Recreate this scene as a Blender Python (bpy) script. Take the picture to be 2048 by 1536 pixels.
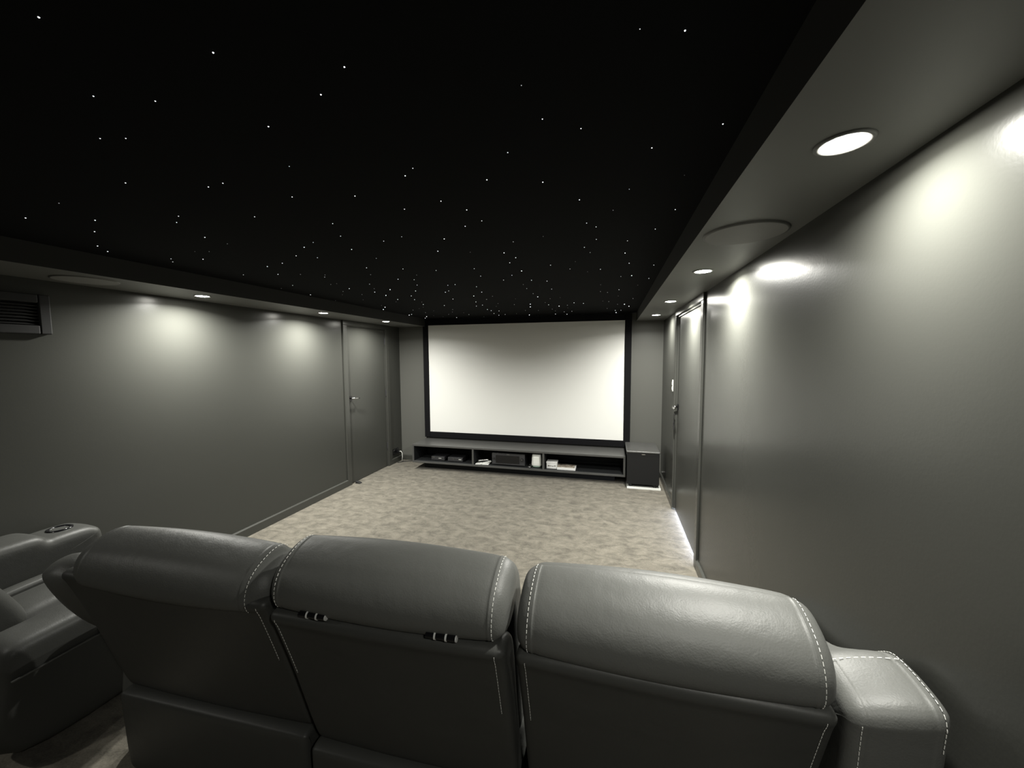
import bpy, bmesh, math, random
from mathutils import Vector, Matrix
random.seed(7)
for o in list(bpy.data.objects): bpy.data.objects.remove(o)
S = bpy.context.scene
COL = S.collection

# ------------------------------------------------------------------ camera, world, exposure
cam = bpy.data.cameras.new('camera'); cam.sensor_width = 36.0; cam.lens = 36.0*767.5/2048.0
cam.clip_start = 0.02
camo = bpy.data.objects.new('camera', cam); COL.objects.link(camo)
_r = Vector((0.96808, 0.25058, -0.00542)); _d = Vector((0.01304, -0.07195, -0.99732)); _f = Vector((-0.2503, 0.96542, -0.07292))
camo.matrix_world = Matrix(((_r.x, -_d.x, -_f.x, 0), (_r.y, -_d.y, -_f.y, 0), (_r.z, -_d.z, -_f.z, 1.6588), (0, 0, 0, 1)))
S.camera = camo
W = bpy.data.worlds.new('world'); S.world = W; W.use_nodes = True
W.node_tree.nodes['Background'].inputs[0].default_value = (0, 0, 0, 1)
S.view_settings.view_transform = 'Standard'; S.view_settings.look = 'None'
S.view_settings.gamma = 1.0; S.view_settings.use_curve_mapping = False
S.view_settings.exposure = 0.0
LAMP = 320.0   # luminance of every downlight lens
BEAM = 43.0   # watts of the beam under every lens
SPREAD = 160   # degrees
S.cycles.max_bounces = 8; S.cycles.diffuse_bounces = 5; S.cycles.glossy_bounces = 4
S.cycles.sample_clamp_indirect = 6.0; S.cycles.caustics_reflective = False
S.cycles.use_denoising = True

# ------------------------------------------------------------------ room numbers (metres)
XL, XR = -3.259, 0.664          # side walls
XLI, XRI = -2.784, 0.316        # inner edges of the soffits
YB, YN = 5.467, -1.6            # screen wall, wall behind the camera
ZS, ZC = 2.12, 2.235            # soffit underside, star ceiling

# ------------------------------------------------------------------ materials
def mat(name, col, rough=0.5, metal=0.0, spec=0.5, bump=None, emit=None, coat=0.0, sheen=0.0):
    m = bpy.data.materials.new(name); m.use_nodes = True
    b = m.node_tree.nodes['Principled BSDF']
    b.inputs['Base Color'].default_value = (*col, 1)
    b.inputs['Roughness'].default_value = rough
    b.inputs['Metallic'].default_value = metal
    b.inputs['Specular IOR Level'].default_value = spec
    b.inputs['Coat Weight'].default_value = coat
    b.inputs['Sheen Weight'].default_value = sheen
    if emit:
        b.inputs['Emission Color'].default_value = (*emit[0], 1)
        b.inputs['Emission Strength'].default_value = emit[1]
    if bump:
        nt = m.node_tree
        tc = nt.nodes.new('ShaderNodeTexCoord'); bp = nt.nodes.new('ShaderNodeBump'); prev = None
        bp.inputs['Strength'].default_value = bump[0][2]
        for sc, dist, st in bump:
            n = nt.nodes.new('ShaderNodeTexNoise'); n.inputs['Scale'].default_value = sc; n.inputs['Detail'].default_value = 3
            nt.links.new(tc.outputs['Object'], n.inputs['Vector'])
            bp = nt.nodes.new('ShaderNodeBump'); bp.inputs['Strength'].default_value = st; bp.inputs['Distance'].default_value = dist
            nt.links.new(n.outputs['Fac'], bp.inputs['Height'])
            if prev: nt.links.new(prev.outputs['Normal'], bp.inputs['Normal'])
            prev = bp
        nt.links.new(prev.outputs['Normal'], b.inputs['Normal'])
    return m

def vary(m, c1, c2, scale, detail=4, stretch=(1, 1, 1), lo=0.35, hi=0.65):
    """noise driven base colour between two tones"""
    nt = m.node_tree; b = nt.nodes['Principled BSDF']
    tc = nt.nodes.new('ShaderNodeTexCoord'); mp = nt.nodes.new('ShaderNodeMapping'); mp.inputs['Scale'].default_value = stretch
    n = nt.nodes.new('ShaderNodeTexNoise'); n.inputs['Scale'].default_value = scale; n.inputs['Detail'].default_value = detail
    n.inputs['Roughness'].default_value = 0.62
    r = nt.nodes.new('ShaderNodeValToRGB')
    r.color_ramp.elements[0].position = lo; r.color_ramp.elements[0].color = (*c1, 1)
    r.color_ramp.elements[1].position = hi; r.color_ramp.elements[1].color = (*c2, 1)
    nt.links.new(tc.outputs['Object'], mp.inputs['Vector']); nt.links.new(mp.outputs['Vector'], n.inputs['Vector'])
    nt.links.new(n.outputs['Fac'], r.inputs['Fac']); nt.links.new(r.outputs['Color'], b.inputs['Base Color'])
    return m

PAINT = (0.058, 0.059, 0.053)   
M = {}
M['wall'] = mat('charcoal_wall_paint', PAINT, 0.26, spec=0.18, bump=[(110, 0.0016, 0.10), (2.5, 0.02, 0.08)])
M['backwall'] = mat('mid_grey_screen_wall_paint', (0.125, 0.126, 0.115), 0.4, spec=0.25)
M['trim'] = mat('charcoal_trim_gloss', PAINT, 0.27, spec=0.4)
M['door'] = mat('charcoal_door_paint', PAINT, 0.31, spec=0.3, bump=[(60, 0.002, 0.06)])
M['fascia'] = mat('dark_fascia_paint', (0.032, 0.032, 0.030), 0.7, spec=0.3)
M['soffit'] = mat('soffit_paint_with_glow', (0.15, 0.151, 0.142), 0.5, spec=0.4)  # charcoal made lighter: bloom around the downlights is put into the colour
M['black'] = mat('black_velvet', (0.0075, 0.0078, 0.0082), 0.95, spec=0.08)
M['screen'] = mat('white_screen_vinyl', (0.88, 0.88, 0.85), 0.9, spec=0.15)
M['frame'] = mat('black_velvet_frame', (0.006, 0.006, 0.007), 0.8, spec=0.15)
M['cab'] = vary(mat('charcoal_laminate', (0.05, 0.05, 0.05), 0.34, spec=0.5), (0.066, 0.066, 0.064), (0.085, 0.085, 0.082), 8, 4, (1, 12, 12))
M['cabin'] = mat('dark_cabinet_interior', (0.016, 0.017, 0.018), 0.6, spec=0.3)
M['dev'] = mat('black_device_casing', (0.020, 0.020, 0.022), 0.38)
M['dev2'] = mat('dark_grey_device_face', (0.045, 0.045, 0.048), 0.35)
M['glossblack'] = mat('gloss_black_plastic', (0.008, 0.008, 0.009), 0.12)
M['chrome'] = mat('chrome', (0.82, 0.82, 0.80), 0.14, metal=1.0)
M['ring'] = mat('chrome_ring_painted_shine', (0.85, 0.85, 0.83), 0.35, metal=0.25)  # chrome's reflected light is put into a pale, mostly diffuse colour
M['steel'] = mat('brushed_steel', (0.45, 0.45, 0.44), 0.3, metal=1.0)
M['white'] = mat('white_plastic', (0.82, 0.83, 0.79), 0.4)
M['paper'] = mat('white_card', (0.80, 0.80, 0.78), 0.7, spec=0.2)
M['tan'] = vary(mat('printed_card', (0.3, 0.26, 0.2), 0.5), (0.16, 0.12, 0.09), (0.55, 0.50, 0.42), 22)
M['mint'] = mat('pale_green_plastic', (0.42, 0.58, 0.47), 0.35)
M['rubber'] = mat('black_rubber', (0.012, 0.012, 0.012), 0.7)
M['leather'] = mat('charcoal_leather', (0.105, 0.107, 0.100), 0.47, spec=0.40, bump=[(260, 0.0016, 0.28), (26, 0.006, 0.18), (5, 0.03, 0.16)])
M['leather2'] = mat('charcoal_rear_vinyl', (0.052, 0.053, 0.049), 0.46, spec=0.4, bump=[(220, 0.0012, 0.15), (7, 0.03, 0.14)])
M['leather3'] = mat('dark_charcoal_leather', (0.055, 0.056, 0.052), 0.47, spec=0.35, bump=[(260, 0.0016, 0.25), (26, 0.006, 0.15)])
M['thread'] = mat('white_thread', (0.85, 0.85, 0.80), 0.6)
M['subcloth'] = mat('black_grille_cloth', (0.014, 0.014, 0.014), 0.85, spec=0.2)
M['lens'] = mat('downlight_lens', (0.9, 0.9, 0.88), 0.4, emit=((1.0, 0.975, 0.88), LAMP))
M['grille'] = mat('speaker_mesh_paint', (0.26,0.26,0.25), 0.6, spec=0.3, bump=[(900, 0.0008, 0.4)])
for k, e in enumerate((0.10, 0.30, 0.7, 1.5, 3.0)):
    M['star%d' % k] = mat('fibre_star_%s' % ('faint', 'dim', 'mild', 'bright', 'brightest')[k], (0.5, 0.5, 0.5), 0.5, emit=((0.93, 0.97, 1.0), e))
    M['star%d' % k].cycles.emission_sampling = 'NONE'

# carpet: mottled taupe cut pile
cm = mat('taupe_mottled_carpet', (0.3, 0.27, 0.23), 0.95, spec=0.1, sheen=0.15)
nt = cm.node_tree; b = nt.nodes['Principled BSDF']
tc = nt.nodes.new('ShaderNodeTexCoord'); mp = nt.nodes.new('ShaderNodeMapping'); mp.inputs['Scale'].default_value = (0.7, 1.0, 1)
nt.links.new(tc.outputs['Object'], mp.inputs['Vector'])
n1 = nt.nodes.new('ShaderNodeTexNoise'); n1.inputs['Scale'].default_value = 13.0; n1.inputs['Detail'].default_value = 8; n1.inputs['Roughness'].default_value = 0.72; n1.inputs['Distortion'].default_value = 0.5
n2 = nt.nodes.new('ShaderNodeTexNoise'); n2.inputs['Scale'].default_value = 170; n2.inputs['Detail'].default_value = 3
for n in (n1, n2): nt.links.new(mp.outputs['Vector'], n.inputs['Vector'])
mx = nt.nodes.new('ShaderNodeMath'); mx.operation = 'MULTIPLY_ADD'; mx.inputs[1].default_value = 0.30
nt.links.new(n2.outputs['Fac'], mx.inputs[0]); nt.links.new(n1.outputs['Fac'], mx.inputs[2])
rp = nt.nodes.new('ShaderNodeValToRGB')
rp.color_ramp.elements[0].position = 0.47; rp.color_ramp.elements[0].color = (0.086, 0.0785, 0.064, 1)
rp.color_ramp.elements[1].position = 0.83; rp.color_ramp.elements[1].color = (0.212, 0.194, 0.158, 1)
nt.links.new(mx.outputs[0], rp.inputs['Fac']); nt.links.new(rp.outputs['Color'], b.inputs['Base Color'])
bp = nt.nodes.new('ShaderNodeBump'); bp.inputs['Strength'].default_value = 0.8; bp.inputs['Distance'].default_value = 0.006
nt.links.new(mx.outputs[0], bp.inputs['Height']); nt.links.new(bp.outputs['Normal'], b.inputs['Normal'])
M['carpet'] = cm

# ------------------------------------------------------------------ builders
def tag(o, label=None, cat=None, group=None, kind=None):
    if label: o['label'] = label
    if cat: o['category'] = cat
    if group: o['group'] = group
    if kind: o['kind'] = kind
    return o

def empty(name, loc=(0, 0, 0), label=None, cat=None, group=None, kind=None):
    o = bpy.data.objects.new(name, None); o.empty_display_size = 0.1; o.location = loc
    COL.objects.link(o); tag(o, label, cat, group, kind)
    WM[o.name] = Matrix.Translation(loc)
    return o
WM = {}

def obj(name, bm, mats, parent=None, smooth=False, bevel=0.0, bseg=2, subsurf=0):
    """link a bmesh given in world coordinates; a child is stored relative to its parent's base"""
    bmesh.ops.recalc_face_normals(bm, faces=bm.faces)
    me = bpy.data.meshes.new(name)
    base = Vector((0, 0, 0))
    if parent is not None:
        base = WM[parent.name].translation
        bmesh.ops.translate(bm, verts=bm.verts, vec=-base)
    bm.to_mesh(me); bm.free()
    for m in (mats if isinstance(mats, (list, tuple)) else [mats]): me.materials.append(m)
    if smooth:
        for p in me.polygons: p.use_smooth = True
    o = bpy.data.objects.new(name, me); COL.objects.link(o)
    if parent is not None: o.parent = parent
    WM[o.name] = Matrix.Translation(base)
    if bevel:
        md = o.modifiers.new('bevel', 'BEVEL'); md.width = bevel; md.segments = bseg; md.limit_method = 'ANGLE'
        md.harden_normals = False
    if subsurf:
        md = o.modifiers.new('subsurf', 'SUBSURF'); md.levels = subsurf; md.render_levels = subsurf
    return o

def box(bm, x0, x1, y0, y1, z0, z1, mi=0, rot=None, about=None):
    vs = [bm.verts.new((x, y, z)) for x in (x0, x1) for y in (y0, y1) for z in (z0, z1)]
    if rot is not None:
        c = Vector(about) if about is not None else Vector(((x0+x1)/2, (y0+y1)/2, (z0+z1)/2))
        for v in vs: v.co = c + rot @ (v.co - c)
    for f in ((0, 1, 3, 2), (4, 6, 7, 5), (0, 4, 5, 1), (2, 3, 7, 6), (0, 2, 6, 4), (1, 5, 7, 3)):
        bm.faces.new([vs[i] for i in f]).material_index = mi
    return vs

def bx(*a, **k):
    bm = bmesh.new(); box(bm, *a, **k); return bm

def cyl(bm, p0, p1, r0, r1=None, seg=20, mi=0, cap=True):
    p0, p1 = Vector(p0), Vector(p1); r1 = r0 if r1 is None else r1
    ax = (p1-p0).normalized(); t = Vector((0, 0, 1)) if abs(ax.z) < 0.9 else Vector((1, 0, 0))
    u = ax.cross(t).normalized(); v = ax.cross(u)
    A = []; B = []
    for i in range(seg):
        a = 2*math.pi*i/seg; d = u*math.cos(a) + v*math.sin(a)
        A.append(bm.verts.new(p0+d*r0)); B.append(bm.verts.new(p1+d*r1))
    for i in range(seg):
        j = (i+1) % seg; bm.faces.new((A[i], A[j], B[j], B[i])).material_index = mi
    if cap:
        bm.faces.new(A).material_index = mi; bm.faces.new(B).material_index = mi

def lathe(bm, c, prof, seg=32, mi=0, sx=1.0, sy=1.0):
    """revolve (r, z) pairs about the vertical through c"""
    rings = []
    for r, z in prof:
        if r < 1e-6: rings.append([bm.verts.new((c[0], c[1], c[2]+z))])
        else: rings.append([bm.verts.new((c[0]+sx*r*math.cos(2*math.pi*i/seg), c[1]+sy*r*math.sin(2*math.pi*i/seg), c[2]+z)) for i in range(seg)])
    for a, b_ in zip(rings, rings[1:]):
        for i in range(seg):
            j = (i+1) % seg
            q = [a[0]] if len(a) == 1 else [a[i], a[j]]
            q += [b_[0]] if len(b_) == 1 else [b_[j], b_[i]]
            if len(q) > 2: bm.faces.new(q).material_index = mi

def tube(bm, pts, r, seg=8, mi=0):
    pts = [Vector(p) for p in pts]; prev = None; rings = []
    for i, p in enumerate(pts):
        ax = (pts[min(i+1, len(pts)-1)] - pts[max(i-1, 0)]).normalized()
        t = Vector((0, 0, 1)) if abs(ax.z) < 0.9 else Vector((1, 0, 0))
        u = ax.cross(t).normalized(); v = ax.cross(u)
        rings.append([bm.verts.new(p + (u*math.cos(2*math.pi*k/seg) + v*math.sin(2*math.pi*k/seg))*r) for k in range(seg)])
    for a, b_ in zip(rings, rings[1:]):
        for k in range(seg):
            j = (k+1) % seg; bm.faces.new((a[k], a[j], b_[j], b_[k])).material_index = mi
    bm.faces.new(rings[0]).material_index = mi; bm.faces.new(rings[-1]).material_index = mi

def smoothloop(pts, n=3):
    """Catmull-Rom through a closed list of 2-D points"""
    out = []; N = len(pts)
    for i in range(N):
        p0, p1, p2, p3 = (Vector(pts[(i+k-1) % N]) for k in range(4))
        for k in range(n):
            t = k/n
            out.append(0.5*((2*p1) + (-p0+p2)*t + (2*p0-5*p1+4*p2-p3)*t*t + (-p0+3*p1-3*p2+p3)*t**3))
    return out

def inset(loop, d):
    N = len(loop); area = sum(loop[i].x*loop[(i+1) % N].y - loop[(i+1) % N].x*loop[i].y for i in range(N))
    s = 1 if area > 0 else -1; out = []
    for i in range(N):
        t = (loop[(i+1) % N] - loop[i-1]); t.normalize()
        out.append(loop[i] + Vector((-t.y, t.x))*s*d)
    return out

def cushion(loop, x0, x1, r, place, nx=10, puff=0.0, capn=4, seam=None):
    """sweep a closed (y, z) loop along x with rounded ends; place() maps (x, y, z) to the room.
    seam: (distance from each end, depth) leaves a shallow stitched groove"""
    bm = bmesh.new(); st = []
    for k in range(capn+1):
        a = (math.pi/2)*k/capn; st.append((x0 + r*(1-math.cos(a)), r*(1-math.sin(a))))
    L = x1-x0-2*r
    xs = [x0+r+L*k/nx for k in range(1, nx)]
    if seam: xs = sorted(xs + [x0+r+seam[0]-0.006, x0+r+seam[0], x0+r+seam[0]+0.006, x1-r-seam[0]-0.006, x1-r-seam[0], x1-r-seam[0]+0.006])
    for x in xs:
        t = (x-x0-r)/L; d = -puff*math.sin(math.pi*t)
        if seam and min(abs(x-(x0+r+seam[0])), abs(x-(x1-r-seam[0]))) < 1e-6: d += seam[1]
        st.append((x, d))
    for k in range(capn+1):
        a = (math.pi/2)*(1-k/capn); st.append((x1 - r*(1-math.cos(a)), r*(1-math.sin(a))))
    rings = [[bm.verts.new(place(x, q.x, q.y)) for q in (inset(loop, d) if abs(d) > 1e-9 else loop)] for x, d in st]
    for a, b_ in zip(rings, rings[1:]):
        n = len(a)
        for i in range(n):
            j = (i+1) % n; bm.faces.new((a[i], a[j], b_[j], b_[i]))
    for rg in (rings[0], rings[-1]):
        c = bm.verts.new(sum((v.co for v in rg), Vector())/len(rg))
        for i in range(len(rg)): bm.faces.new((rg[i], rg[(i+1) % len(rg)], c))
    return bm

def stitches(bm, pts, dash=0.0075, gap=0.0045, r=0.0011):
    pts = [Vector(p) for p in pts]; acc = 0.0; draw = True; cur = [pts[0]]; left = dash
    def put(a, b_):
        if (b_-a).length > 1e-4: cyl(bm, a, b_, r, seg=5)
    start = pts[0]
    for a, b_ in zip(pts, pts[1:]):
        seg = (b_-a).length; pos = 0.0; dirv = (b_-a).normalized() if seg > 0 else Vector((0, 0, 1))
        while seg-pos >= left:
            pos += left; p = a+dirv*pos
            if draw: put(start, p)
            start = p; draw = not draw; left = dash if draw else gap
        left -= seg-pos
        if draw: put(start, b_); start = b_

# ------------------------------------------------------------------ room shell
def struct(name, bm, m, label, **k): return tag(obj(name, bm, m, **k), label, kind='structure')

struct('floor', bx(XL-0.4, XR+1.0, YN-0.3, YB+0.3, -0.06, 0.0), M['carpet'], 'taupe mottled carpet floor running from the sofa to the screen wall')
ceil = struct('ceiling', bx(XL-0.4, XR+1.0, YN-0.3, YB+0.3, ZC, ZC+0.08), M['black'], 'black star ceiling dotted with tiny fibre lights')
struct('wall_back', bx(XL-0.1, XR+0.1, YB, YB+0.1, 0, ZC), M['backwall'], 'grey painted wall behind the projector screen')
struct('wall_front', bx(XL-0.1, XR+0.1, YN-0.1, YN, 0, ZC), M['wall'], 'charcoal painted wall behind the camera')
# left wall with the opening of door_1
LD = (4.215, 5.065, 2.045)     # slab from, to, top
bm = bmesh.new()
box(bm, XL-0.1, XL, YN, LD[0]-0.012, 0, ZC); box(bm, XL-0.1, XL, LD[1]+0.012, YB, 0, ZC); box(bm, XL-0.1, XL, LD[0]-0.012, LD[1]+0.012, LD[2]+0.012, ZC)
struct('wall_left', bm, M['wall'], 'charcoal painted left wall with an air grille and a door')
RD = (3.195, 4.325, 2.045)
bm = bmesh.new()
box(bm, XR, XR+0.1, YN, RD[0]-0.012, 0, ZC); box(bm, XR, XR+0.1, RD[1]+0.012, YB, 0, ZC); box(bm, XR, XR+0.1, RD[0]-0.012, RD[1]+0.012, RD[2]+0.012, ZC)
struct('wall_right', bm, M['wall'], 'glossy charcoal painted right wall beside the sofa')
# soffits: painted underside, black inner face
for nm, x0, x1, xi, lb in (('trim_1', XL, XLI, XLI, 'left soffit with charcoal underside and black inner face'), ('trim_2', XRI, XR, XRI, 'right soffit with charcoal underside and black inner face')):
    bm = bmesh.new(); box(bm, x0, x1, YN, YB, ZS, ZC)
    for f in bm.faces:
        if abs(f.calc_center_median().x - xi) < 1e-4: f.material_index = 1
    struct(nm, bm, [M['soffit'], M['fascia']], lb)
# skirting boards with a chamfered top
def skirt(bm, x0, x1, y0, y1, nx=0, ny=0, h=0.085):
    t = 0.016
    if nx:
        X = x0; pr = [(X, 0), (X+nx*t, 0), (X+nx*t, h-0.010), (X+nx*0.006, h), (X, h)]
        A = [bm.verts.new((p[0], y0, p[1])) for p in pr]; B = [bm.verts.new((p[0], y1, p[1])) for p in pr]
    else:
        Y = y0; pr = [(Y, 0), (Y+ny*t, 0), (Y+ny*t, h-0.010), (Y+ny*0.006, h), (Y, h)]
        A = [bm.verts.new((x0, p[0], p[1])) for p in pr]; B = [bm.verts.new((x1, p[0], p[1])) for p in pr]
    for i in range(5): bm.faces.new((A[i], A[(i+1) % 5], B[(i+1) % 5], B[i]))
    bm.faces.new(A); bm.faces.new(B)
for nm, segs, lb in (
    ('baseboard_left', [(XL, XL, YN, 4.134, 1, 0), (XL, XL, 5.142, YB, 1, 0)], 'charcoal baseboard along the left wall'),
    ('baseboard_right', [(XR, XR, YN, 3.118, -1, 0), (XR, XR, 4.402, YB, -1, 0)], 'charcoal baseboard along the right wall'),
    ('baseboard_back', [(XL, XR, YB, YB, 0, -1)], 'charcoal baseboard along the screen wall')):
    bm = bmesh.new()
    for s in segs: skirt(bm, *s)
    struct(nm, bm, M['trim'], lb)

# doors: slab set back in the wall, architrave, lever handle, hinges
def lever(parent, x, y, z, nx, dy):
    """square black rose, chrome spindle and lever; nx points into the room, dy along the lever"""
    bm = bmesh.new(); box(bm, min(x, x+nx*0.010), max(x, x+nx*0.010), y-0.027, y+0.027, z-0.03, z+0.03)
    h = obj('door_handle', bm, M['glossblack'], parent, bevel=0.003); h['label'] = 'lever handle on a square black plate'
    bm = bmesh.new()
    cyl(bm, (x+nx*0.008, y, z), (x+nx*0.052, y, z), 0.011, 0.010)
    lv = [(x+nx*0.050, y-dy*0.010, z), (x+nx*0.056, y+dy*0.02, z), (x+nx*0.058, y+dy*0.07, z-0.002), (x+nx*0.055, y+dy*0.115, z-0.006)]
    tube(bm, lv, 0.009, 10)
    obj('lever', bm, M['chrome'], h, smooth=True)
    return h
def door(name, X, nx, y0, y1, top, handle_y, hinge_y, dy, label, gap=0.006, hz=1.12):
    d = struct(name, bx(min(X-nx*0.052, X-nx*0.014), max(X-nx*0.052, X-nx*0.014), y0, y1, gap, top), M['door'], label, bevel=0.002)
    a = 0.068; t = 0.017
    for nm, yy0, yy1, z0, z1 in (('architrave', y0-0.012-a, y0-0.012+0.006, 0, top+0.018), ('architrave', y1+0.012-0.006, y1+0.012+a, 0, top+0.018), ('architrave', y0-0.012-a, y1+0.012+a, top+0.0185, ZS-0.001)):
        obj(nm, bx(min(X-nx*0.0, X+nx*t), max(X, X+nx*t), yy0, yy1, z0, z1), M['trim'], d, bevel=0.004)
    bm = bmesh.new()
    for yy0, yy1, z0, z1 in ((y0-0.0115, y0-0.003, 0, top+0.0115), (y1+0.003, y1+0.0115, 0, top+0.0115), (y0-0.003, y1+0.003, top+0.003, top+0.0115)):
        box(bm, min(X-nx*0.0995, X-nx*0.0005), max(X-nx*0.0995, X-nx*0.0005), yy0, yy1, z0, z1)
    obj('door_frame', bm, M['trim'], d)
    for z in (0.32, 1.12, 1.88):
        bm = bmesh.new(); cyl(bm, (X-nx*0.004, hinge_y, z-0.05), (X-nx*0.004, hinge_y, z+0.05), 0.008, seg=10)
        obj('hinge', bm, M['dev2'], d)
    lever(d, X-nx*0.014, handle_y, hz, nx, dy)
    return d
d1 = door('door_1', XL, 1, LD[0], LD[1], LD[2], 4.262, 5.066, 1, 'charcoal flush door in the left wall by the screen')
d2 = door('door_2', XR, -1, RD[0], RD[1], RD[2], 4.278, 3.194, -1, 'charcoal flush door in the right wall with light under it', gap=0.018)
# key hanging in the lock below the right handle
bm = bmesh.new()
tube(bm, [(XR-0.014+0.0, 4.285, 1.035), (XR-0.026, 4.285, 1.035)], 0.006)
box(bm, XR-0.024, XR-0.018, 4.278, 4.292, 0.93, 1.045)
box(bm, XR-0.028, XR-0.018, 4.268, 4.302, 0.875, 0.955)
obj('key_fob', bm, M['rubber'], d2, bevel=0.002)['label'] = 'black key tag hanging below the handle'
# hallway lamp spilling under the right door
ll = bpy.data.lights.new('hallway_lamp', 'AREA'); ll.shape = 'RECTANGLE'; ll.size = 0.016; ll.size_y = 1.05; ll.energy = 8.0; ll.color = (0.78, 0.84, 1.0)
lo = bpy.data.objects.new('hallway_lamp', ll); COL.objects.link(lo); lo.location = (XR+0.075, (RD[0]+RD[1])/2, 0.0125)
lo.rotation_euler = (0, math.radians(82), 0)

# ------------------------------------------------------------------ downlights, ceiling speakers
def downlight(x, y, label, k=1.0):
    e = empty('downlight', (x, y, ZS), label, 'downlight', 'recessed downlights in the soffits')
    bm = bmesh.new(); lathe(bm, (x, y, ZS), [(0.040, -0.0005), (0.041, -0.004), (0.050, -0.005), (0.0545, -0.003), (0.055, 0.0)], 40)
    obj('trim_ring', bm, M['soffit'], e, smooth=True)
    bm = bmesh.new(); lathe(bm, (x, y, ZS), [(0.0, -0.0030), (0.0405, -0.0030)], 32)
    obj('lens', bm, M['lens'], e)
    la = bpy.data.lights.new('downlight_beam', 'AREA'); la.shape = 'DISK'; la.size = 0.07; la.energy = BEAM*k; la.color = (1.0, 0.99, 0.92); la.spread = math.radians(SPREAD)
    lo = bpy.data.objects.new('downlight_beam', la); COL.objects.link(lo); lo.location = (0, 0, -0.008); lo.parent = e
for x, y, lb, *k in ((0.486, 1.03, 'lit downlight in the right soffit nearest the sofa', 0.36), (0.482, 2.35, 'lit downlight in the right soffit just beyond the round speaker'),
                 (0.484, 3.57, 'lit downlight in the right soffit above the door'), (0.487, 4.71, 'lit downlight in the right soffit nearest the screen', 0.43),
                 (-2.972, 2.24, 'lit downlight in the left soffit nearest the round speaker', 0.82), (-2.930, 3.44, 'lit downlight in the left soffit midway along the wall', 0.95),
                 (-2.868, 4.50, 'lit downlight in the left soffit above the door', 0.45)):
    downlight(x, y, lb, *k)
downlight(0.487, -0.28, 'lit downlight in the right soffit behind the sofa', 0.20)
downlight(-2.960, -0.28, 'lit downlight in the left soffit behind the sofa', 0.07)
for x, y, lb in ((0.484, 1.672, 'round painted speaker grille in the right soffit'), (-3.01, 1.60, 'round painted speaker grille in the left soffit')):
    e = empty('ceiling_speaker', (x, y, ZS), lb, 'speaker')
    bm = bmesh.new(); lathe(bm, (x, y, ZS), [(0.0, -0.008), (0.08, -0.0078), (0.135, -0.0065)], 48); obj('grille', bm, M['grille'], e, smooth=True)
    bm = bmesh.new(); lathe(bm, (x, y, ZS), [(0.135, -0.0065), (0.142, -0.006), (0.144, 0.0)], 48); obj('rim', bm, M['soffit'], e, smooth=True)

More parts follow.
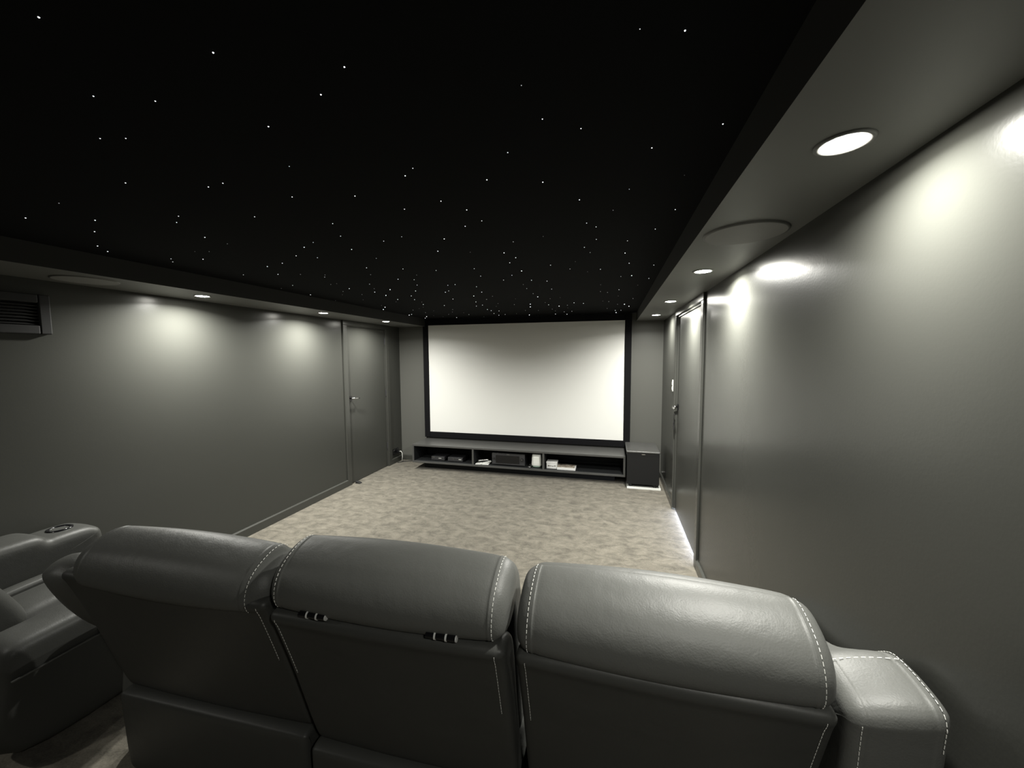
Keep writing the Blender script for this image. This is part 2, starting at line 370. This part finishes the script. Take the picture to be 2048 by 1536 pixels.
# ------------------------------------------------------------------ fibre stars: x, y in millimetres and brightness 0-4
STARS = '-946,471,4 -738,605,4 -1113,631,3 -1001,678,3 -1309,749,3 -1244,766,3 -523,700,4 -627,756,4 -839,821,4 41,758,2 119,782,4 -194,842,2 -171,969,3 -83,1033,3 262,1106,4 101,1177,4 -1559,950,3 -1997,1004,1 -2335,1069,3 -2099,1162,3 -2289,1262,3 -2566,1422,3 -2647,1508,3 -952,1000,2 -1254,1035,3 -1328,1044,3 -1122,1185,3 -1717,1219,3 -1803,1271,3 -1427,1306,3 -1897,1459,3 -1896,1570,1 -2202,1635,0 -2129,1656,1 -2327,1771,3 -2494,1714,2 -2563,1770,2 -1747,1855,3 -1965,1975,3 -2127,2020,3 -2498,2173,2 -2256,2226,3 -2688,2679,0 -2493,2597,2 -598,1108,3 -646,1146,4 -900,1238,4 -793,1395,3 -1177,1460,3 -1262,1617,3 -1463,1667,2 -1571,1725,3 -987,1703,2 -1110,1742,3 -293,1096,3 -403,1241,4 -229,1306,4 -622,1361,4 -561,1467,4 -544,1599,3 -637,1644,4 -804,1789,4 -489,1927,3 -328,1882,1 219,1377,0 52,1439,2 -123,1485,4 -2,1624,2 237,1682,3 -113,1747,3 -75,1808,3 -81,1998,3 186,1911,3 70,2066,3 -148,2126,3 -1572,1725,3 -1663,1923,2 -2110,2271,1 -1959,2331,1 -2014,2393,2 -2172,2645,1 -2104,2629,0 -2491,2594,2 -2706,3021,3 -2302,2955,1 -2424,3101,0 -2749,3408,0 -1360,1827,3 -931,1984,4 -1344,2027,2 -1547,2222,3 -1649,2413,1 -1338,2315,3 -1149,2416,3 -1345,2512,1 -1550,2608,3 -1444,2656,3 -1870,2718,2 -1529,2859,3 -2154,2845,3 -1955,2905,1 -2055,3060,3 -1855,2987,4 -2066,3253,4 -1677,3106,3 -2247,3145,1 -2443,3435,0 -1853,3346,3 -1942,3571,3 -2097,3511,3 -2205,3657,1 -1957,3754,1 -2033,3933,3 -2140,4137,0 -2257,4256,0 -2394,4358,1 -2564,4012,4 -2707,4199,4 -2516,3868,0 -2655,4792,3 -2736,4871,4 -2380,4661,1 -2600,5123,4 -2718,5310,3 -2191,4513,0 -2447,5037,0 -767,2051,1 -590,2114,4 -553,2236,4 -618,2344,3 -885,2437,3 -922,2672,3 -599,2588,4 -698,2706,3 -802,2855,3 -599,2921,3 -1296,2938,3 -1227,2924,3 -1094,3063,3 -1399,3188,3 -1456,3244,3 -1140,3329,3 -1286,3518,4 -1555,3645,3 -1238,3764,2 -1120,3589,1 -699,3076,1 -711,3264,2 -712,3546,2 -706,3744,4 -1404,3905,3 -1516,4231,3 -1420,4167,3 -1214,4090,1 -1303,4318,0 -1844,4073,3 -1494,4572,3 -1487,4703,3 -1401,4763,3 -1549,5023,3 -1549,5258,3 -1437,5187,2 -1066,4235,2 -947,3812,0 -885,4247,4 -933,4477,4 -1066,4811,1 -1262,5132,0 -1129,5350,4 -908,4860,1 -1907,4456,1 -2014,4698,1 -2175,4942,1 -1908,4825,0 -1920,5048,2 -1815,5386,1 -2243,5384,3 -2382,5214,0 -124,2238,2 -223,2427,0 -384,2476,3 -276,2618,3 -168,2737,1 -491,2990,3 -510,3353,3 -608,3903,1 -502,3860,0 -705,4171,1 -698,4364,3 -598,4510,4 -496,4456,2 -519,4705,0 -405,4281,3 -309,4355,3 -717,4770,1 -710,4976,0 -760,5346,3 -610,5111,2 -608,5414,3 -508,5084,2 66,2304,4 99,2560,3 254,2654,3 -80,2684,3 58,2968,2 133,2955,4 263,3098,3 -94,3260,1 201,3371,1 55,3549,3 -105,3603,2 -44,3669,2 203,4135,2 -98,4233,0 -37,4290,2 57,4545,1 133,4560,4 189,4759,4 -60,4905,1 38,5141,3 51,5399,4 108,5152,2 55,3919,0'
for s in STARS.split():
    x, y, k = (int(v) for v in s.split(',')); x /= 1000.0; y /= 1000.0
    x = min(max(x, XLI+0.02), XRI-0.02); y = min(y, YB-0.05)
    dist = math.hypot(math.hypot(x, y), 0.58)
    r = (0.0009, 0.0010, 0.0011, 0.0012, 0.0014)[k]*(0.30+dist*0.68)
    key = 'star_mesh_%d_%d' % (k, round(r*2000))
    me = bpy.data.meshes.get(key)
    if me is None:
        bm = bmesh.new(); lathe(bm, (0, 0, 0), [(r*math.cos(a), -r*math.sin(a)) for a in (0, 0.55, 1.1)] + [(0, -r)], 8)
        bmesh.ops.recalc_face_normals(bm, faces=bm.faces)
        me = bpy.data.meshes.new(key); bm.to_mesh(me); bm.free(); me.materials.append(M['star%d' % k])
    o = bpy.data.objects.new('star_light', me); o.location = (x, y, ZC); o.parent = ceil; COL.objects.link(o)

# ------------------------------------------------------------------ projector screen
SX0, SX1, SZ0, SZ1, SY = -2.735, 0.170, 0.487, 2.131, YB-0.045
e = empty('projector_screen', ((SX0+SX1)/2, YB, SZ0), 'large blank white projection screen in a black velvet frame', 'screen')
obj('screen_surface', bx(SX0-0.02, SX1+0.02, SY+0.012, SY+0.018, SZ0-0.02, SZ1+0.02), M['screen'], e)
fw = 0.088
for x0, x1, z0, z1 in ((SX0-fw, SX0, SZ0-fw, SZ1+fw), (SX1, SX1+fw, SZ0-fw, SZ1+fw), (SX0, SX1, SZ0-fw, SZ0), (SX0, SX1, SZ1, SZ1+fw)):
    obj('frame_bar', bx(x0, x1, SY, YB-0.001, z0, z1), M['frame'], e, bevel=0.004)

# ------------------------------------------------------------------ tv cabinet (floating box on a recessed plinth)
CX0, CX1, CY0, CY1, CZ0, CZ1 = -2.815, 0.190, 5.0, YB-0.018, 0.108, 0.378
e = empty('media_cabinet', ((CX0+CX1)/2, (CY0+CY1)/2, 0), 'long low charcoal media cabinet with three open bays under the screen', 'cabinet')
T = 0.026
obj('top_panel', bx(CX0, CX1, CY0, CY1, CZ1-T, CZ1), M['cab'], e, bevel=0.002)
obj('bottom_panel', bx(CX0, CX1, CY0, CY1, CZ0, CZ0+T), M['cab'], e, bevel=0.002)
for x in (CX0, CX1-T): obj('side_panel', bx(x, x+T, CY0, CY1, CZ0+T, CZ1-T), M['cab'], e, bevel=0.002)
DV = (-1.875, -0.870)
for x in DV: obj('divider', bx(x-T/2, x+T/2, CY0+0.004, CY1-0.012, CZ0+T, CZ1-T), M['cab'], e, bevel=0.002)
obj('back_panel', bx(CX0+T, CX1-T, CY1-0.012, CY1-0.002, CZ0+T, CZ1-T), M['cabin'], e)
for x0, x1 in ((CX0+T, DV[0]-T/2), (DV[0]+T/2, DV[1]-T/2), (DV[1]+T/2, CX1-T)):
    bm = bmesh.new()
    box(bm, x0+0.0005, x1-0.0005, CY0+0.012, CY1-0.013, CZ0+T, CZ0+T+0.002)
    box(bm, x0+0.0005, x0+0.0025, CY0+0.012, CY1-0.013, CZ0+T+0.002, CZ1-T-0.0005); box(bm, x1-0.0025, x1-0.0005, CY0+0.012, CY1-0.013, CZ0+T+0.002, CZ1-T-0.0005)
    obj('bay_lining', bm, M['cabin'], e)
obj('plinth', bx(CX0+0.12, CX1-0.13, CY0+0.15, CY1, 0, CZ0), M['cabin'], e)
SH = CZ0+T+0.002    # shelf height inside the bays

# media players in the left bay
def player(x0, x1, y0, z1, label, accents):
    e = empty('media_player', ((x0+x1)/2, y0+0.1, SH), label, 'media player', 'media players in the left bay')
    obj('casing', bx(x0, x1, y0+0.006, y0+0.22, SH+0.006, z1), M['dev'], e, bevel=0.004)
    fp = obj('face_panel', bx(x0+0.002, x1-0.002, y0, y0+0.006, SH+0.008, z1-0.003), M['dev2'], e, bevel=0.0015)
    for a, b_, c, d_ in accents: obj('display_mark', bx(a, b_, y0-0.0015, y0, c, d_), M['white'] if a > x0+0.1 else M['steel'], fp)
    for xx in (x0+0.02, x1-0.02):
        for yy in (y0+0.03, y0+0.19): bm = bmesh.new(); cyl(bm, (xx, yy, SH), (xx, yy, SH+0.007), 0.009, seg=12); obj('foot', bm, M['rubber'], e)
player(-2.545, -2.335, 5.07, SH+0.062, 'small black media player with short display mark, nearer the cabinet end', [(-2.43, -2.385, SH+0.034, SH+0.040), (-2.52, -2.49, SH+0.048, SH+0.053)])
player(-2.285, -2.055, 5.07, SH+0.062, 'small black media player with bright clock, beside the bay divider', [(-2.115, -2.075, SH+0.033, SH+0.041), (-2.20, -2.195, SH+0.03, SH+0.045)])

# receiver in the middle bay
rx0, rx1, ry, rz = -1.605, -1.135, 5.05, SH+0.172
e = empty('av_receiver', ((rx0+rx1)/2, ry+0.15, SH), 'black home theatre receiver with a volume knob in the middle bay', 'receiver')
obj('casing', bx(rx0+0.005, rx1-0.005, ry+0.012, ry+0.33, SH+0.016, rz), M['dev'], e, bevel=0.004)
fp = obj('face_panel', bx(rx0, rx1, ry, ry+0.012, SH+0.014, rz), M['dev2'], e, bevel=0.003)
obj('display_window', bx(rx0+0.055, rx1-0.075, ry-0.003, ry, SH+0.035, rz-0.028), M['glossblack'], fp, bevel=0.001)
obj('badge', bx((rx0+rx1)/2-0.02, (rx0+rx1)/2+0.02, ry-0.002, ry, rz-0.016, rz-0.011), M['steel'], fp)
bm = bmesh.new(); cyl(bm, (rx1-0.038, ry-0.02, SH+0.095), (rx1-0.038, ry, SH+0.095), 0.021, 0.023, 28); obj('volume_knob', bm, M['dev'], fp)
bm = bmesh.new(); cyl(bm, (rx0+0.03, ry-0.014, SH+0.095), (rx0+0.03, ry, SH+0.095), 0.014, 0.015, 24); obj('selector_knob', bm, M['dev'], fp)
bm = bmesh.new(); cyl(bm, (rx1-0.038, ry-0.0225, SH+0.100), (rx1-0.038, ry-0.019, SH+0.100), 0.006, seg=12); obj('knob_dot', bm, M['steel'], fp)
bm = bmesh.new()
for k in range(6): cyl(bm, (rx0+0.09+k*0.035, ry-0.004, SH+0.027), (rx0+0.09+k*0.035, ry, SH+0.027), 0.004, seg=8)
tag(obj('buttons', bm, M['dev'], fp), kind='stuff')
for xx in (rx0+0.05, rx1-0.05):
    for yy in (ry+0.05, ry+0.28): bm = bmesh.new(); cyl(bm, (xx, yy, SH), (xx, yy, SH+0.017), 0.02, seg=14); obj('foot', bm, M['rubber'], e)

# white leaflet with two remotes on it, left of the receiver
RZ = lambda a: Matrix.Rotation(math.radians(a), 3, 'Z')
RX = lambda a: Matrix.Rotation(math.radians(a), 3, 'X')
RY = lambda a: Matrix.Rotation(math.radians(a), 3, 'Y')
e = obj('leaflet', bx(-1.845, -1.655, 5.02, 5.14, SH, SH+0.010, rot=RZ(4)), M['paper'], bevel=0.001)
tag(e, 'folded white leaflet lying flat beside the receiver', 'leaflet')
def remote(c, rot, body, label, L=0.15, top=None, h=0.018):
    e = empty('remote_control', c, label, 'remote control')
    bm = bmesh.new(); box(bm, c[0]-0.021, c[0]+0.021, c[1]-L/2, c[1]+L/2, c[2], c[2]+h, rot=rot, about=c); obj('body', bm, body, e, bevel=0.004)
    bm = bmesh.new()
    for i in range(3):
        for j in range(5):
            x = c[0]-0.012+0.012*i; y = c[1]-L/2+0.03+0.02*j; box(bm, x-0.003, x+0.003, y-0.004, y+0.004, c[2]+h, c[2]+h+0.002, rot=rot, about=c)
    tag(obj('buttons', bm, top or M['dev'], e), kind='stuff')
remote((-1.705, 5.075, SH+0.012), RZ(-52) @ RX(6), M['white'], 'white remote control lying slanted on the leaflet', 0.16)
remote((-1.755, 5.11, SH+0.034), RZ(-60), M['steel'], 'grey remote control propped on top of the white remote', 0.15)
remote((-1.060, 5.10, SH+0.010), RZ(-15) @ RX(24), M['steel'], 'small silver remote control leaning between receiver and white router', 0.10)

# white tapered router
rc = (-0.975, 5.10, SH)
e = empty('wireless_router', rc, 'white tapered rounded router standing in the middle bay', 'router')
def taper(bm, levels, n=32, p=3.2):
    rings = []
    for a, b_, z in levels:
        ring = []
        for i in range(n):
            t = 2*math.pi*i/n; c, s_ = math.cos(t), math.sin(t)
            ring.append(bm.verts.new((rc[0]+a*math.copysign(abs(c)**(2/p), c), rc[1]+b_*math.copysign(abs(s_)**(2/p), s_), rc[2]+z)))
        rings.append(ring)
    for A, B in zip(rings, rings[1:]):
        for i in range(n): bm.faces.new((A[i], A[(i+1) % n], B[(i+1) % n], B[i]))
    bm.faces.new(rings[0]); bm.faces.new(rings[-1])
bm = bmesh.new(); taper(bm, [(0.066, 0.05, 0.024), (0.071, 0.053, 0.034), (0.070, 0.052, 0.06), (0.065, 0.048, 0.15), (0.062, 0.046, 0.176), (0.052, 0.038, 0.183)])
obj('shell', bm, M['white'], e, smooth=True)
bm = bmesh.new(); taper(bm, [(0.048, 0.036, 0.0), (0.060, 0.046, 0.014), (0.066, 0.05, 0.026)])
obj('base', bm, M['mint'], e, smooth=True)['label'] = 'pale green base'
bm = bmesh.new(); box(bm, rc[0]-0.042, rc[0]+0.042, rc[1]-0.0535, rc[1]-0.045, SH+0.05, SH+0.15)
obj('front_panel', bm, M['white'], e, bevel=0.006)

# white box and picture box in the right bay
e = empty('gift_box', (-0.765, 5.12, SH), 'small white lidded box by the divider in the right bay', 'box')
obj('box_body', bx(-0.835, -0.695, 5.06, 5.18, SH, SH+0.072), M['paper'], e, bevel=0.003)
obj('lid', bx(-0.838, -0.692, 5.057, 5.183, SH+0.072, SH+0.092), M['paper'], e, bevel=0.003)
bm = bmesh.new()
for i in range(4): box(bm, -0.815+0.028*i, -0.795+0.028*i, 5.0585, 5.06, SH+0.030+0.004*(i % 2), SH+0.046-0.003*(i % 3))
obj('printed_label', bm, M['steel'], e)
e = empty('picture_box', (-0.56, 5.11, SH), 'flat white box with a tan picture on its lid in the right bay', 'box')
obj('box_body', bx(-0.69, -0.445, 5.035, 5.20, SH, SH+0.032), M['paper'], e, bevel=0.002)
obj('picture_lid', bx(-0.688, -0.460, 5.045, 5.197, SH+0.032, SH+0.036, ), M['tan'], e)

# ------------------------------------------------------------------ subwoofer on a pale board
sx0, sx1, sy0, sy1 = 0.198, 0.588, 4.90, 5.40
e = obj('base_board', bx(0.206, 0.606, 4.90, 5.36, 0.0, 0.022), M['white'], bevel=0.002); tag(e, 'thin white board under the subwoofer', 'board')
e = empty('subwoofer', ((sx0+sx1)/2, (sy0+sy1)/2, 0.022), 'black cube subwoofer at the right end of the media cabinet', 'subwoofer')
obj('body', bx(sx0+0.006, sx1-0.006, sy0+0.012, sy1, 0.055, 0.452), M['dev'], e, bevel=0.006)
obj('front_grille', bx(sx0+0.004, sx1-0.004, sy0, sy0+0.012, 0.06, 0.445), M['subcloth'], e, bevel=0.005, bseg=3)
obj('top_board', bx(sx0-0.004, sx1+0.004, sy0-0.006, sy1+0.01, 0.452, 0.478), M['cab'], e, bevel=0.010, bseg=4)
obj('badge', bx(0.375, 0.418, sy0-0.003, sy0, 0.437, 0.443), M['chrome'], e)
for xx in (sx0+0.05, sx1-0.05):
    for yy in (sy0+0.05, sy1-0.06): bm = bmesh.new(); cyl(bm, (xx, yy, 0.022), (xx, yy, 0.056), 0.022, seg=16); obj('foot', bm, M['rubber'], e)

# ------------------------------------------------------------------ small wall fittings
# light switch on the right wall beyond the door
e = empty('light_switch', (XR, 4.545, 1.32), 'white light switch plate on the right wall past the door', 'switch')
obj('plate', bx(XR-0.010, XR, 4.527, 4.563, 1.258, 1.385), M['white'], e, bevel=0.003)
for z in (1.292, 1.347): obj('rocker', bx(XR-0.014, XR-0.010, 4.536, 4.554, z-0.018, z+0.018), M['white'], e, bevel=0.002)
# power outlet with a plug and cord, left wall by the screen
e = empty('power_outlet', (XL, 5.27, 0.19), 'black double power outlet low on the left wall beside the door', 'outlet')
obj('plate', bx(XL, XL+0.012, 5.195, 5.345, 0.135, 0.225), M['glossblack'], e, bevel=0.003)
for y in (5.225, 5.315): obj('rocker', bx(XL+0.012, XL+0.016, y-0.009, y+0.009, 0.198, 0.216), M['dev2'], e, bevel=0.001)
e = empty('power_plug', (XL+0.012, 5.30, 0.17), 'white plug and drooping cord in the black outlet', 'plug')
obj('plug_body', bx(XL+0.0125, XL+0.055, 5.28, 5.32, 0.150, 0.188), M['glossblack'], e, bevel=0.006)
bm = bmesh.new(); tube(bm, [(XL+0.050, 5.30, 0.172), (XL+0.075, 5.305, 0.178), (XL+0.092, 5.31, 0.150), (XL+0.094, 5.315, 0.09), (XL+0.085, 5.32, 0.03), (XL+0.07, 5.34, 0.008), (XL+0.06, 5.40, 0.006)], 0.006, 8)
obj('cord', bm, M['white'], e, smooth=True)
# loose black cable along the back skirting
bm = bmesh.new(); tube(bm, [(XL+0.04, 5.26, 0.006), (XL+0.09, 5.33, 0.006), (XL+0.18, 5.39, 0.006), (XL+0.34, 5.42, 0.006), (XL+0.60, 5.43, 0.006)], 0.006, 8)
tag(obj('power_cable', bm, M['rubber'], smooth=True), 'black cable running along the floor to the media cabinet', 'cable')
# door stop
e = empty('door_stop', (-3.205, 4.29, 0), 'small black door stop on the carpet at the left door', 'door stop')
bm = bmesh.new()
vs = [bm.verts.new(v) for v in ((-3.235, 4.255, 0), (-3.165, 4.255, 0), (-3.165, 4.30, 0), (-3.235, 4.30, 0), (-3.235, 4.255, 0.032), (-3.165, 4.255, 0.010), (-3.165, 4.30, 0.010), (-3.235, 4.30, 0.032))]
for f in ((0, 1, 2, 3), (4, 5, 6, 7), (0, 1, 5, 4), (1, 2, 6, 5), (2, 3, 7, 6), (3, 0, 4, 7)): bm.faces.new([vs[i] for i in f])
obj('wedge', bm, M['rubber'], e, bevel=0.003)
# air grille on the left wall
gy0, gy1, gz0, gz1 = 0.95, 1.545, 1.800, 2.030
e = empty('air_grille', (XL, (gy0+gy1)/2, gz0), 'black louvred air grille high on the left wall', 'air vent')
bm = bmesh.new()
for y0, y1, z0, z1 in ((gy0, gy0+0.05, gz0, gz1), (gy1-0.05, gy1, gz0, gz1), (gy0+0.05, gy1-0.05, gz0, gz0+0.05), (gy0+0.05, gy1-0.05, gz1-0.05, gz1)):
    box(bm, XL, XL+0.035, y0, y1, z0, z1)
obj('grille_frame', bm, M['rubber'], e, bevel=0.006)
obj('backing', bx(XL+0.0005, XL+0.003, gy0+0.05, gy1-0.05, gz0+0.05, gz1-0.05), M['rubber'], e)
for k in range(7):
    z = gz0+0.061+k*0.018; bm = bmesh.new()
    box(bm, XL+0.006, XL+0.028, gy0+0.05, gy1-0.05, z-0.0015, z+0.0015, rot=RY(35)); obj('slat', bm, M['rubber'], e)

# ------------------------------------------------------------------ recliner sofa seen from behind
ident = lambda x, y, z: Vector((x, y, z))
def turned(px, py, deg, dy=0.0, dz=0.0):
    a = math.radians(deg); c, s_ = math.cos(a), math.sin(a)
    return lambda x, y, z: Vector((px + (x-px)*c - (y-py)*s_, py + (x-px)*s_ + (y-py)*c + dy, z+dz))

HEAD = [(0.878, 0.936), (0.851, 0.948), (0.840, 0.978), (0.846, 1.018), (0.868, 1.053), (0.905, 1.078), (0.955, 1.095), (1.000, 1.090), (1.032, 1.045), (1.015, 0.985), (0.975, 0.940), (0.915, 0.925)]
PANEL = [(0.855, 0.902), (0.845, 0.926), (0.857, 0.944), (0.900, 0.944), (0.965, 0.90), (1.010, 0.70), (1.075, 0.45), (1.075, 0.40), (1.045, 0.385), (1.012, 0.40), (0.978, 0.50), (0.918, 0.71), (0.868, 0.865)]
SKIRT = [(0.976, 0.365), (0.984, 0.388), (1.015, 0.396), (1.055, 0.375), (1.065, 0.25), (1.065, 0.06), (1.045, 0.045), (1.015, 0.045), (0.990, 0.08), (0.982, 0.22)]
FRONTPAD = [(0.995, 0.60), (0.975, 0.75), (0.940, 0.90), (0.925, 1.00), (0.955, 1.075), (1.005, 1.09), (1.075, 1.05), (1.110, 0.93), (1.145, 0.72), (1.170, 0.56), (1.130, 0.50), (1.04, 0.50)]
SEAT = [(1.10, 0.33), (1.10, 0.46), (1.15, 0.50), (1.40, 0.505), (1.60, 0.50), (1.68, 0.465), (1.70, 0.38), (1.66, 0.32), (1.40, 0.31)]
FOOT = [(1.70, 0.08), (1.70, 0.30), (1.72, 0.33), (1.755, 0.33), (1.775, 0.29), (1.775, 0.10), (1.75, 0.07)]
SIDE = [(1.06, 0.05), (1.06, 0.33), (1.10, 0.345), (1.66, 0.345), (1.69, 0.30), (1.69, 0.05)]

sofa = empty('recliner_sofa', (-0.6, 1.35, 0), 'charcoal leather three seat recliner sofa seen from behind', 'sofa')
def seat(x0, x1, place, dz=0.0, hinges=(), wide=0.0, lr=0.0, er=0.045, padz=0.0, left_st=True, right_st=True):
    hp = lambda x, y, z: place(x, y, z+dz)
    hl = smoothloop(HEAD, 3)
    h = obj('headrest', cushion(hl, x0+0.002-lr, x1-0.002, er, hp, nx=10, puff=0.010, seam=(0.004, 0.0022)), M['leather'], sofa, smooth=True, subsurf=1)
    bm = bmesh.new()
    back = hl[:24]        # rear face up to the top
    for on, x in ((left_st, x0+0.002+0.045-0.012), (right_st, x1-0.002-er*0.75)):
        if on: stitches(bm, [hp(x, q.x, q.y) for q in inset(hl, 0.0022)[:23]], r=0.0008)
    tag(obj('stitching', bm, M['thread'], h), kind='stuff')['label'] = 'white contrast stitching'
    for hx in hinges:
        y, z = 0.841, 0.950+dz; bm = bmesh.new(); L = 0.078; r = 0.0088
        cyl(bm, hp(hx-L/2, y, z-dz), hp(hx+L/2, y, z-dz), r, seg=18, mi=0)
        for t in (0.28, 0.66): cyl(bm, hp(hx-L/2+L*t, y, z-dz), hp(hx-L/2+L*t+0.0045, y, z-dz), r*1.14, seg=18, mi=1)
        cyl(bm, hp(hx+L/2, y, z-dz), hp(hx+L/2+0.003, y, z-dz), r*0.92, seg=18, mi=1)
        obj('hinge', bm, [M['glossblack'], M['ring']], h)['label'] = 'black headrest hinge with two chrome rings'
    pl = smoothloop(PANEL, 3)
    p = obj('back_panel', cushion(pl, x0+0.004, x1-0.004, 0.022, place, nx=8, puff=0.006), M['leather2'], sofa, smooth=True, subsurf=1)
    bm = bmesh.new(); run = [q for q in inset(pl, -0.001)][:4] ; run = list(reversed(run)) + list(reversed(inset(pl, -0.001)[33:]))
    for on, x in ((left_st, x0+0.004+0.026), (right_st, x1-0.004-0.026)):
        if on: stitches(bm, [place(x, q.x, q.y) for q in run], r=0.0007)
    tag(obj('stitching', bm, M['thread'], p), kind='stuff')['label'] = 'white contrast stitching'
    obj('rear_skirt', cushion(smoothloop(SKIRT, 2), x0+0.002, x1-0.002, 0.022, place, nx=6, puff=0.004), M['leather2'], sofa, smooth=True, subsurf=1)
    obj('back_cushion', cushion(smoothloop(FRONTPAD, 2), x0+0.004, x1-0.004, 0.05, (lambda x, y, z: place(x, y, z+padz)), nx=6, puff=0.012), M['leather'], sofa, smooth=True, subsurf=1)
    obj('seat_cushion', cushion(smoothloop(SEAT, 2), x0+0.006, x1-0.006, 0.04, place, nx=6, puff=0.012), M['leather'], sofa, smooth=True, subsurf=1)
    obj('seat_base', cushion(smoothloop(SIDE, 2), x0+0.01, x1-0.01, 0.015, place, nx=3), M['leather2'], sofa, smooth=True)
    obj('footrest', cushion(smoothloop(FOOT, 2), x0+0.01, x1-0.01, 0.015, place, nx=3), M['leather2'], sofa, smooth=True)

seat(-0.222, 0.455, ident)
mid = turned(-0.235, 0.9, 2.0)
seat(-0.935, -0.240, mid, dz=0.012, hinges=(-0.775, -0.405))
lft = turned(-0.945, 0.885, 2.2, dy=0.004)
seat(-1.800, -0.968, lft, dz=-0.045, lr=-0.015, er=0.085, padz=-0.07, left_st=False)
WING = [(0.862, 0.880), (0.876, 0.925), (0.920, 0.945), (0.975, 0.930), (1.060, 0.80), (1.150, 0.62), (1.10, 0.56), (1.02, 0.60), (0.930, 0.72)]
obj('side_bolster', cushion(smoothloop(WING, 3), -1.945, -1.775, 0.05, lft, nx=4, puff=0.006), M['leather'], sofa, smooth=True, subsurf=1)
def arm(prof, x0, x1, place):
    lp = smoothloop(prof, 3)
    return obj('armrest', cushion(lp, x0, x1, 0.03, place, nx=4, puff=0.004, seam=(0.006, 0.0015)), M['leather'], sofa, smooth=True, subsurf=1), lp
tilt = lambda x, y, z: Vector((x, y, z + (x-0.646)*0.20*min(1.0, z)))
RARM = [(0.905, 0.06), (0.895, 0.50), (0.872, 0.890), (0.868, 0.945), (0.884, 0.972), (0.930, 0.983), (0.985, 0.985), (1.030, 0.975), (1.100, 0.925), (1.30, 0.80), (1.60, 0.745), (1.675, 0.70), (1.69, 0.60), (1.69, 0.30), (1.67, 0.06)]
ra, rl = arm(RARM, 0.474, 0.650, tilt)
bm = bmesh.new(); io = inset(rl, 0.0005)
stitches(bm, [tilt(0.650-0.020, q.x, q.y) for q in io[6:24]], r=0.0008)
stitches(bm, [tilt(0.474+0.022, q.x, q.y) for q in io[5:10]], r=0.0008)
q = io[17]; stitches(bm, [tilt(0.50+0.011*k, 0.992+0.006*math.sin(k/12*3.14159), 0.9875) for k in range(0, 13)], dash=0.009, gap=0.006, r=0.0009)
tag(obj('stitching', bm, M['thread'], ra), kind='stuff')['label'] = 'white contrast stitching'
LARM = [(1.13, 0.06), (1.12, 0.45), (1.12, 0.54), (1.16, 0.595), (1.30, 0.60), (1.55, 0.59), (1.66, 0.56), (1.69, 0.48), (1.69, 0.30), (1.67, 0.06)]
arm(LARM, -2.00, -1.815, lft)

# ------------------------------------------------------------------ single recliner beyond the sofa, by the left wall
CH = 'charcoal leather recliner with a cup holder armrest beside the left wall'
ch = empty('recliner_chair', (-2.72, 1.3, 0), CH, 'armchair')
def cpart(name, prof, x0, x1, r, m='leather3', puff=0.01, nx=6):
    return obj(name, cushion(smoothloop(prof, 3), x0, x1, r, ident, nx=nx, puff=puff), M[m], ch, smooth=True, subsurf=1)
def carm(x0, x1, t, step, m='leather3'):
    prof = [(0.86, 0.07), (0.85, 0.40), (0.85, t-0.08), (0.88, t-0.01), (1.00, t), (1.25, t), (1.31, t-0.012)] + ([(1.335, t-0.035), (1.37, t-0.035), (1.47, t-0.035)] if step else [(1.40, t-0.012)]) + [(1.53, t-0.05), (1.565, t-0.11), (1.56, 0.30), (1.54, 0.07)]
    return cpart('armrest', prof, x0, x1, 0.045, m, puff=0.004)
fa = carm(-3.215, -2.955, 0.705, True)
na = carm(-2.465, -2.25, 0.535, True)
for a, cx, cz in ((fa, -3.085, 0.672), (na, -2.357, 0.502)):
    bm = bmesh.new(); lathe(bm, (cx, 1.43, cz), [(0.0, -0.028), (0.036, -0.028), (0.038, 0.004), (0.047, 0.009), (0.054, 0.006), (0.055, -0.004)], 36)
    c = obj('cup_holder', bm, M['glossblack'], a, smooth=True); c['label'] = 'glossy black cup holder ring'
    WMc = WM[c.name]
    
CS = [(1.02, 0.36), (1.02, 0.47), (1.08, 0.505), (1.40, 0.515), (1.58, 0.505), (1.645, 0.46), (1.65, 0.40), (1.60, 0.34), (1.30, 0.33)]
cpart('seat_cushion', CS, -2.945, -2.862, 0.02, nx=4, puff=0.004)
cpart('seat_cushion', CS, -2.860, -2.560, 0.07)
cpart('footrest', [(1.66, 0.10), (1.66, 0.40), (1.70, 0.45), (1.75, 0.44), (1.77, 0.36), (1.77, 0.12), (1.72, 0.08)], -2.94, -2.505, 0.03)
cpart('backrest', [(0.86, 0.40), (0.80, 0.62), (0.70, 0.88), (0.645, 1.00), (0.67, 1.07), (0.75, 1.08), (0.83, 1.02), (0.92, 0.80), (1.03, 0.58), (1.05, 0.48), (0.98, 0.42)], -2.95, -2.495, 0.06)
cpart('seat_base', [(0.88, 0.06), (0.88, 0.32), (0.95, 0.34), (1.60, 0.34), (1.63, 0.30), (1.63, 0.06)], -2.94, -2.505, 0.015, 'leather2', 0.0)
bm = bmesh.new(); cyl(bm, (-2.467, 1.10, 0.455), (-2.49, 1.10, 0.455), 0.022, seg=20); cyl(bm, (-2.49, 1.10, 0.455), (-2.494, 1.10, 0.455), 0.012, seg=16)
obj('recline_button', bm, M['chrome'], ch, smooth=False)['label'] = 'chrome recline button'
bm = bmesh.new(); tube(bm, [(-2.246, 0.87, 0.40), (-2.244, 1.1, 0.405), (-2.244, 1.35, 0.405), (-2.247, 1.54, 0.40)], 0.005, 8); obj('piping', bm, M['leather'], na, smooth=True)
